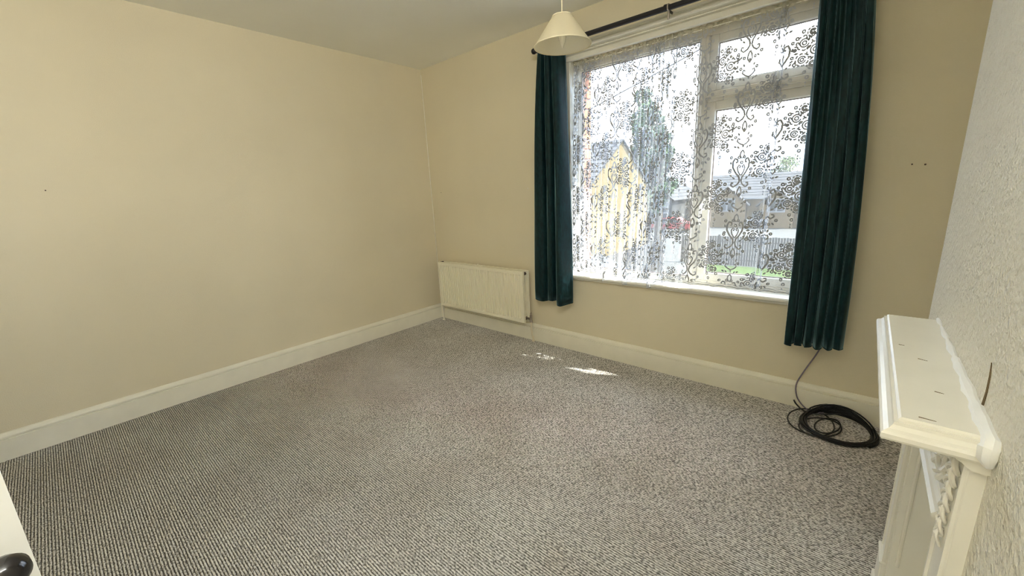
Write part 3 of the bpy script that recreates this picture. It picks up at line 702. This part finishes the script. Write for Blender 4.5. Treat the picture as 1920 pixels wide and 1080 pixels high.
# ------------------------------------------------------------------ open door leaf
E0 = Vector((2.698, -2.854, 0)); dd = Vector((.451, -.892, 0)).normalized(); nn = Vector((.892, .451, 0)).normalized()
def dp(a, n_, z): return tuple(E0+dd*a+nn*n_+Vector((0, 0, z)))
dm = MB()
def obox(a0, a1, n0, n1, z0, z1, b=None):
    b = b or MB(); v = [dp(a, n_, z) for z in (z0, z1) for n_ in (n0, n1) for a in (a0, a1)]
    return b.add(v, [(0, 2, 3, 1), (4, 5, 7, 6), (0, 1, 5, 4), (2, 6, 7, 3), (0, 4, 6, 2), (1, 3, 7, 5)])
dr = MB()
DW, DH = .74, 1.98
for (a0, a1, z0, z1) in ((0, .10, .008, DH), (DW-.10, DW, .008, DH), (.10, DW-.10, .008, .20), (.10, DW-.10, DH-.11, DH), (.10, DW-.10, .78, .94), (.32, .42, .20, DH-.11)):
    obox(a0, a1, -.038, 0, z0, z1, dr)
obox(.09, DW-.09, -.028, -.010, .10, DH-.05, dr)
dr = dr.build('door_1', M['white'], kind='structure', label='white painted door leaf standing open beside the camera')
kc = E0+dd*.042+nn*.048+Vector((0, 0, .912))
kb = MB(); q = nn.to_track_quat('Z', 'Y').to_matrix()
prof = [(.0001, .021), (.010, .020), (.018, .012), (.0215, .001), (.019, -.010), (.011, -.017), (.008, -.022), (.008, -.046), (.0001, -.0475)]
n = 28
for (r, h) in prof:
    for k in range(n):
        a = 2*PI*k/n; kb.v.append(tuple(kc+q @ Vector((r*math.cos(a), r*math.sin(a), h))))
for i in range(len(prof)-1):
    for k in range(n): kb.f.append((i*n+k, i*n+(k+1) % n, (i+1)*n+(k+1) % n, (i+1)*n+k))
kb.build('door_knob', M['knob'], dr, True, label='round glossy black door knob')

# ------------------------------------------------------------------ outdoors
GZ = -3.2
gr = MB().box(-70, 60, .6, 130, GZ-.3, GZ-.02); gr.build('ground', M['concrete'], kind='structure', label='grey paved and gravelled ground outside')
lw = MB()
for i in range(24):
    for j in range(16):
        x0 = -3+i*.5; y0 = 12+j*.6
        lw.v += [(x0, y0, GZ+.03*random.random()), (x0+.5, y0, GZ+.03*random.random()), (x0+.5, y0+.6, GZ+.03*random.random()), (x0, y0+.6, GZ+.03*random.random())]
        k = len(lw.v); lw.f.append((k-4, k-3, k-2, k-1))
o = lw.build('lawn', M['grass'], kind='stuff', fix=False); tag(o, 'green lawn outside beyond the right curtain', 'grass')

def gable_house(name, label, x0, x1, y0, y1, zr, ze, wallm, ridge='x', wins=(), course=.5):
    h = thing(name, label, 'house', ((x0+x1)/2, (y0+y1)/2, GZ))
    b = MB(); ov = .25
    if ridge == 'x':
        ym = (y0+y1)/2
        for x in (x0, x1): b.v += [(x, y0, GZ), (x, y1, GZ), (x, y1, ze), (x, ym, zr), (x, y0, ze)]
        fs = [(0, 1, 2, 3, 4), (9, 8, 7, 6, 5), (0, 4, 9, 5), (1, 6, 7, 2), (4, 3, 8, 9), (3, 2, 7, 8)]
    else:
        xm = (x0+x1)/2
        for y in (y0, y1): b.v += [(x0, y, GZ), (x1, y, GZ), (x1, y, ze), (xm, y, zr), (x0, y, ze)]
        fs = [(0, 1, 2, 3, 4), (9, 8, 7, 6, 5), (0, 4, 9, 5), (1, 6, 7, 2), (4, 3, 8, 9), (3, 2, 7, 8)]
    b.f += fs; b.build('wall', wallm, h)
    # roof: lapped courses of slates as thin steps
    for side in (0, 1):
        r = MB(); L = None
        if ridge == 'x':
            ya = y0-ov if side == 0 else y1+ov; ymid = (y0+y1)/2; dz = (zr-ze)/(ymid-y0)
            za = ze-ov*dz; length = math.hypot(ymid-ya, zr-za); nn_ = max(4, int(length/course))
            for k in range(nn_):
                t0, t1 = k/nn_, (k+1)/nn_+.15/nn_
                p0 = (ya+(ymid-ya)*t0, za+(zr-za)*t0); p1 = (ya+(ymid-ya)*min(1, t1), za+(zr-za)*min(1, t1))
                r.sweep([(p0[0], p0[1]+.07), (p1[0], p1[1]+.03), (p1[0], p1[1]-.02), (p0[0], p0[1]+.0)], [lambda p, t=t: (t, p[0], p[1]) for t in (x0-.1, x1+.1)])
        else:
            xa = x0-ov if side == 0 else x1+ov; xm = (x0+x1)/2; dz = (zr-ze)/(xm-x0)
            za = ze-ov*dz; length = math.hypot(xm-xa, zr-za); nn_ = max(4, int(length/course))
            for k in range(nn_):
                t0, t1 = k/nn_, (k+1)/nn_+.15/nn_
                p0 = (xa+(xm-xa)*t0, za+(zr-za)*t0); p1 = (xa+(xm-xa)*min(1, t1), za+(zr-za)*min(1, t1))
                r.sweep([(p0[0], p0[1]+.07), (p1[0], p1[1]+.03), (p1[0], p1[1]-.02), (p0[0], p0[1]+.0)], [lambda p, t=t: (p[0], t, p[1]) for t in (y0-.1, y1+.1)])
        r.build('roof_slope', M['slate'], h)
    for (wx, wz, ww, wh) in wins:
        wdw = MB()
        yf = y0-.04
        for (a, bb, c, d) in ((wx-ww/2, wx+ww/2, wz-wh/2-.1, wz-wh/2), (wx-ww/2, wx+ww/2, wz+wh/2, wz+wh/2+.1), (wx-ww/2-.1, wx-ww/2, wz-wh/2-.1, wz+wh/2+.1), (wx+ww/2, wx+ww/2+.1, wz-wh/2-.1, wz+wh/2+.1), (wx-.06, wx+.06, wz-wh/2, wz+wh/2)):
            wdw.box(a, bb, yf-.06, yf+.03, c, d)
        f = wdw.build('window', M['owhite'], h)
        MB().box(wx-ww/2, wx+ww/2, yf-.005, yf+.03, wz-wh/2, wz+wh/2).build('pane', M['oglass'], f)
    return h
# near yellow gable, gable end towards +x
yh = gable_house('yellow_house', 'yellow rendered house with grey slate roof seen at the left of the window', -14.0, -5.0, 11.66, 17.6, 3.35, 1.37, M['yellow'], 'x', ((-7.2, 0, 1.3, 1.2),), .32)
fh = gable_house('terraced_house', 'long buff brick terrace with grey roof seen through the right casement', -10.6, 6.0, 44, 51, 2.05, -.20, M['buff'], 'x', ((-4.4, -2.3, 1.2, .9), (-1.2, -.9, 1.2, 1.0), (2, -.9, 1.2, 1.0)), .45)
# front gablets
def gablet(xc, wd, zt_, ze_, yf, wind):
    b = MB(); y1 = 46.5
    for y in (yf, y1): b.v += [(xc-wd/2, y, GZ), (xc+wd/2, y, GZ), (xc+wd/2, y, ze_), (xc, y, zt_), (xc-wd/2, y, ze_)]
    b.f += [(0, 1, 2, 3, 4), (9, 8, 7, 6, 5), (0, 4, 9, 5), (1, 6, 7, 2), (4, 3, 8, 9), (3, 2, 7, 8)]
    g = b.build('gable_wing', M['buff'], fh)
    for s in (-1, 1):
        MB().sweep([(xc+s*(wd/2+.3), ze_-.3*(zt_-ze_)/(wd/2)-.05), (xc, zt_), (xc, zt_+.14), (xc+s*(wd/2+.3), ze_-.3*(zt_-ze_)/(wd/2)+.09)], [lambda p, t=t: (p[0], t, p[1]) for t in (yf-.25, y1)]).build('gable_roof', M['slate'], g)
    if wind:
        q = MB(); z0, z1, w2 = ze_-.75, ze_+.35, .62
        for (a, bb, c, d) in ((xc-w2, xc+w2, z0-.1, z0), (xc-w2, xc+w2, z1, z1+.1), (xc-w2-.1, xc-w2, z0-.1, z1+.1), (xc+w2, xc+w2+.1, z0-.1, z1+.1), (xc-.06, xc+.06, z0, z1)): q.box(a, bb, yf-.08, yf+.02, c, d)
        f = q.build('window', M['owhite'], g); MB().box(xc-w2, xc+w2, yf-.02, yf+.02, z0, z1).build('pane', M['oglass'], f)
gablet(-7.3, 3.4, .75, -.75, 43.2, True); gablet(-3.0, 2.8, .35, -.85, 43.2, True)
MB().box(-5.4, -3.6, 42.6, 44, -2.55, -2.35).box(-5.3, -5.15, 42.7, 42.85, GZ, -2.5).box(-3.85, -3.7, 42.7, 42.85, GZ, -2.5).build('porch', M['owhite'], fh, label='white flat porch roof')
MB().box(-10.6, 6.0, 43.7, 43.85, -.42, -.28).build('gutter', M['owhite'], fh)
gh = gable_house('grey_house', 'grey rendered house with small white windows beyond the trees', -16.2, -11.7, 40, 49, 1.65, -.1, M['greyr'], 'y', ((-12.6, -.45, .9, .9), (-12.6, -2.0, .9, .9)), .5)

def tree(label, x, y, h, r, m, n, seed, zc=None, group=None, sx=1.0):
    t = thing('tree', label, 'tree', (x, y, GZ)); R = random.Random(seed)
    MB().tube([(x, y, GZ), (x+.1, y, GZ+h*.3), (x-.1, y+.1, GZ+h*.6), (x, y, GZ+h*.85)], [.28, .22, .15, .05], 8).build('trunk', M['bark'], t, True)
    br = MB()
    for k in range(9):
        a = R.uniform(0, 2*PI); z0 = GZ+h*R.uniform(.3, .7); br.tube([(x, y, z0), (x+r*.5*math.cos(a), y+r*.5*math.sin(a), z0+h*.12), (x+r*.85*math.cos(a), y+r*.85*math.sin(a), z0+h*.2)], [.1, .06, .02], 5)
    br.build('branches', M['bark'], t)
    f = MB(); cl = []
    for k in range(26):
        a = R.uniform(0, 2*PI); u = R.random(); zz = .32+.62*u; rr = r*math.sin(PI*min(1, max(.12, (zz-.2)/.82)))*R.uniform(.3, .85)
        cl.append((x+sx*rr*math.cos(a), y+rr*math.sin(a), GZ+h*zz, r*R.uniform(.28, .42)))
    for k in range(n):
        c = R.choice(cl); d = Vector((R.gauss(0, 1), R.gauss(0, 1), R.gauss(0, .8))).normalized()*c[3]*R.uniform(.55, 1.05)
        p = Vector(c[:3])+d; s = R.uniform(.09, .2); a = Vector((R.gauss(0, 1), R.gauss(0, 1), R.gauss(0, 1))).normalized(); b_ = a.orthogonal().normalized()
        i = len(f.v); f.v += [tuple(p-a*s), tuple(p+b_*s*.55), tuple(p+a*s), tuple(p-b_*s*.55)]; f.f.append((i, i+1, i+2, i+3))
    f.build('foliage', m, t, fix=False, kind='stuff')
tree('tall dark green tree rising behind the yellow house', -8.6, 26, 11.3, 1.7, M['leaf'], 5200, 1)
tree('slimmer dark tree right of the tallest one behind the net curtain', -6.9, 24, 8.6, 1.2, M['leaf'], 3000, 2)
tree('low bushy dark tree in front of the grey house', -7.6, 19, 5.4, 1.5, M['leaf'], 3200, 5)
tree('pale green tree behind the terrace roof', -4.6, 62, 7.2, 2.6, M['leaf2'], 2600, 3)
tree('broad pale green tree at the end of the terrace roof', .2, 60, 7.6, 3.2, M['leaf2'], 2600, 4)

def fence(name, label, P0, P1, hgt, n):
    t = thing(name, label, 'fence', P0); d = (Vector(P1)-Vector(P0)); L = d.length; u = d.normalized(); v = Vector((-u.y, u.x, 0))
    b = MB()
    for k in range(n):
        c = Vector(P0)+u*(L*(k+.5)/n); w_ = L/n*.42; h = hgt*(1+.01*random.uniform(-1, 1))
        q = [c-u*w_-v*.01, c+u*w_-v*.01, c+u*w_+v*.01, c-u*w_+v*.01]
        b.add([tuple(a) for a in q]+[tuple(a+Vector((0, 0, h))) for a in q], [(0, 1, 2, 3), (7, 6, 5, 4), (0, 4, 5, 1), (1, 5, 6, 2), (2, 6, 7, 3), (3, 7, 4, 0)])
    b.build('boards', M['fence'], t, kind='stuff')
    for k in range(int(L/2)+1):
        c = Vector(P0)+u*min(L, k*2.0)+v*.06
        MB().box(c.x-.05, c.x+.05, c.y-.05, c.y+.05, GZ, GZ+hgt+.08).build('post', M['fence'], t)
    for hz in (.3, hgt-.3):
        q0 = Vector(P0)+v*.04; q1 = Vector(P1)+v*.04
        MB().tube([(q0.x, q0.y, GZ+hz), (q1.x, q1.y, GZ+hz)], .035, 4).build('rail', M['fence'], t)
fence('garden_fence', 'grey vertical board fence along the left side of the garden', (-4.6, 9.5, GZ), (-4.6, 19.0, GZ), 1.7, 74)
fence('garden_fence', 'grey board fence crossing the far end of the garden', (-4.6, 22, GZ), (6, 22, GZ), 1.6, 84)
# garden shed in front of the yellow house
shd = thing('garden_shed', 'pale boarded garden shed at the foot of the yellow house', 'shed', (-3.5, 9.0, GZ))
for k in range(16):
    MB().bevbox(-4.4+k*.12, -4.4+k*.12+.112, 8.0, 8.03, GZ, GZ+1.75, .004).build('board', M['fence'], shd)
MB().box(-4.4, -2.5, 8.03, 9.8, GZ, GZ+1.75).build('body', M['fence'], shd)
MB().sweep([(-4.55, GZ+1.75), (-3.45, GZ+2.2), (-2.35, GZ+1.75), (-2.35, GZ+1.82), (-3.45, GZ+2.28), (-4.55, GZ+1.82)], [lambda p, t=t: (p[0], t, p[1]) for t in (7.85, 9.95)]).build('roof', M['slate'], shd)
# telephone wires
def wire(a, b, sag, label, r=.014):
    a, b = Vector(a), Vector(b); P = [(a.lerp(b, t)-Vector((0, 0, sag*4*t*(1-t))))[:] for t in np.linspace(0, 1, 20)]
    tag(MB().tube(P, r, 5).build('overhead_wire', M['tyre'], origin=a), label, 'wire')
wire((-12, 7.5, 1.0), (6.5, 9.6, 7.0), .3, 'thin dark overhead wire slanting up to the right across the sky')
# red car on the far drive
car = thing('car', 'small red car parked in front of the grey house', 'car', (-10.9, 38, GZ))
body = [(-1.9, .35), (-1.9, .75), (-1.2, .85), (-.7, 1.35), (.6, 1.38), (1.2, .95), (1.85, .85), (1.9, .35)]
MB().sweep(body, [lambda p, t=t: (-10.9+p[0], 38+t, GZ+p[1]) for t in (-.8, .8)]).build('body', M['red'], car)
MB().sweep([(-1.05, .9), (-.68, 1.28), (.56, 1.30), (1.02, .95)], [lambda p, t=t: (-10.9+p[0], 38+t, GZ+p[1]) for t in (-.82, .82)]).build('side_window', M['oglass'], car)
for dx in (-1.2, 1.2):
    for dy in (-.72, .72):
        MB().lathe([(.0001, -.1), (.32, -.1), (.34, -.06), (.34, .06), (.32, .1), (.0001, .1)], (-10.9+dx, 38+dy, GZ+.33), 16, 'y').build('wheel', M['tyre'], car)

for o in list(bpy.data.objects):
    if '_o' in o: del o['_o']
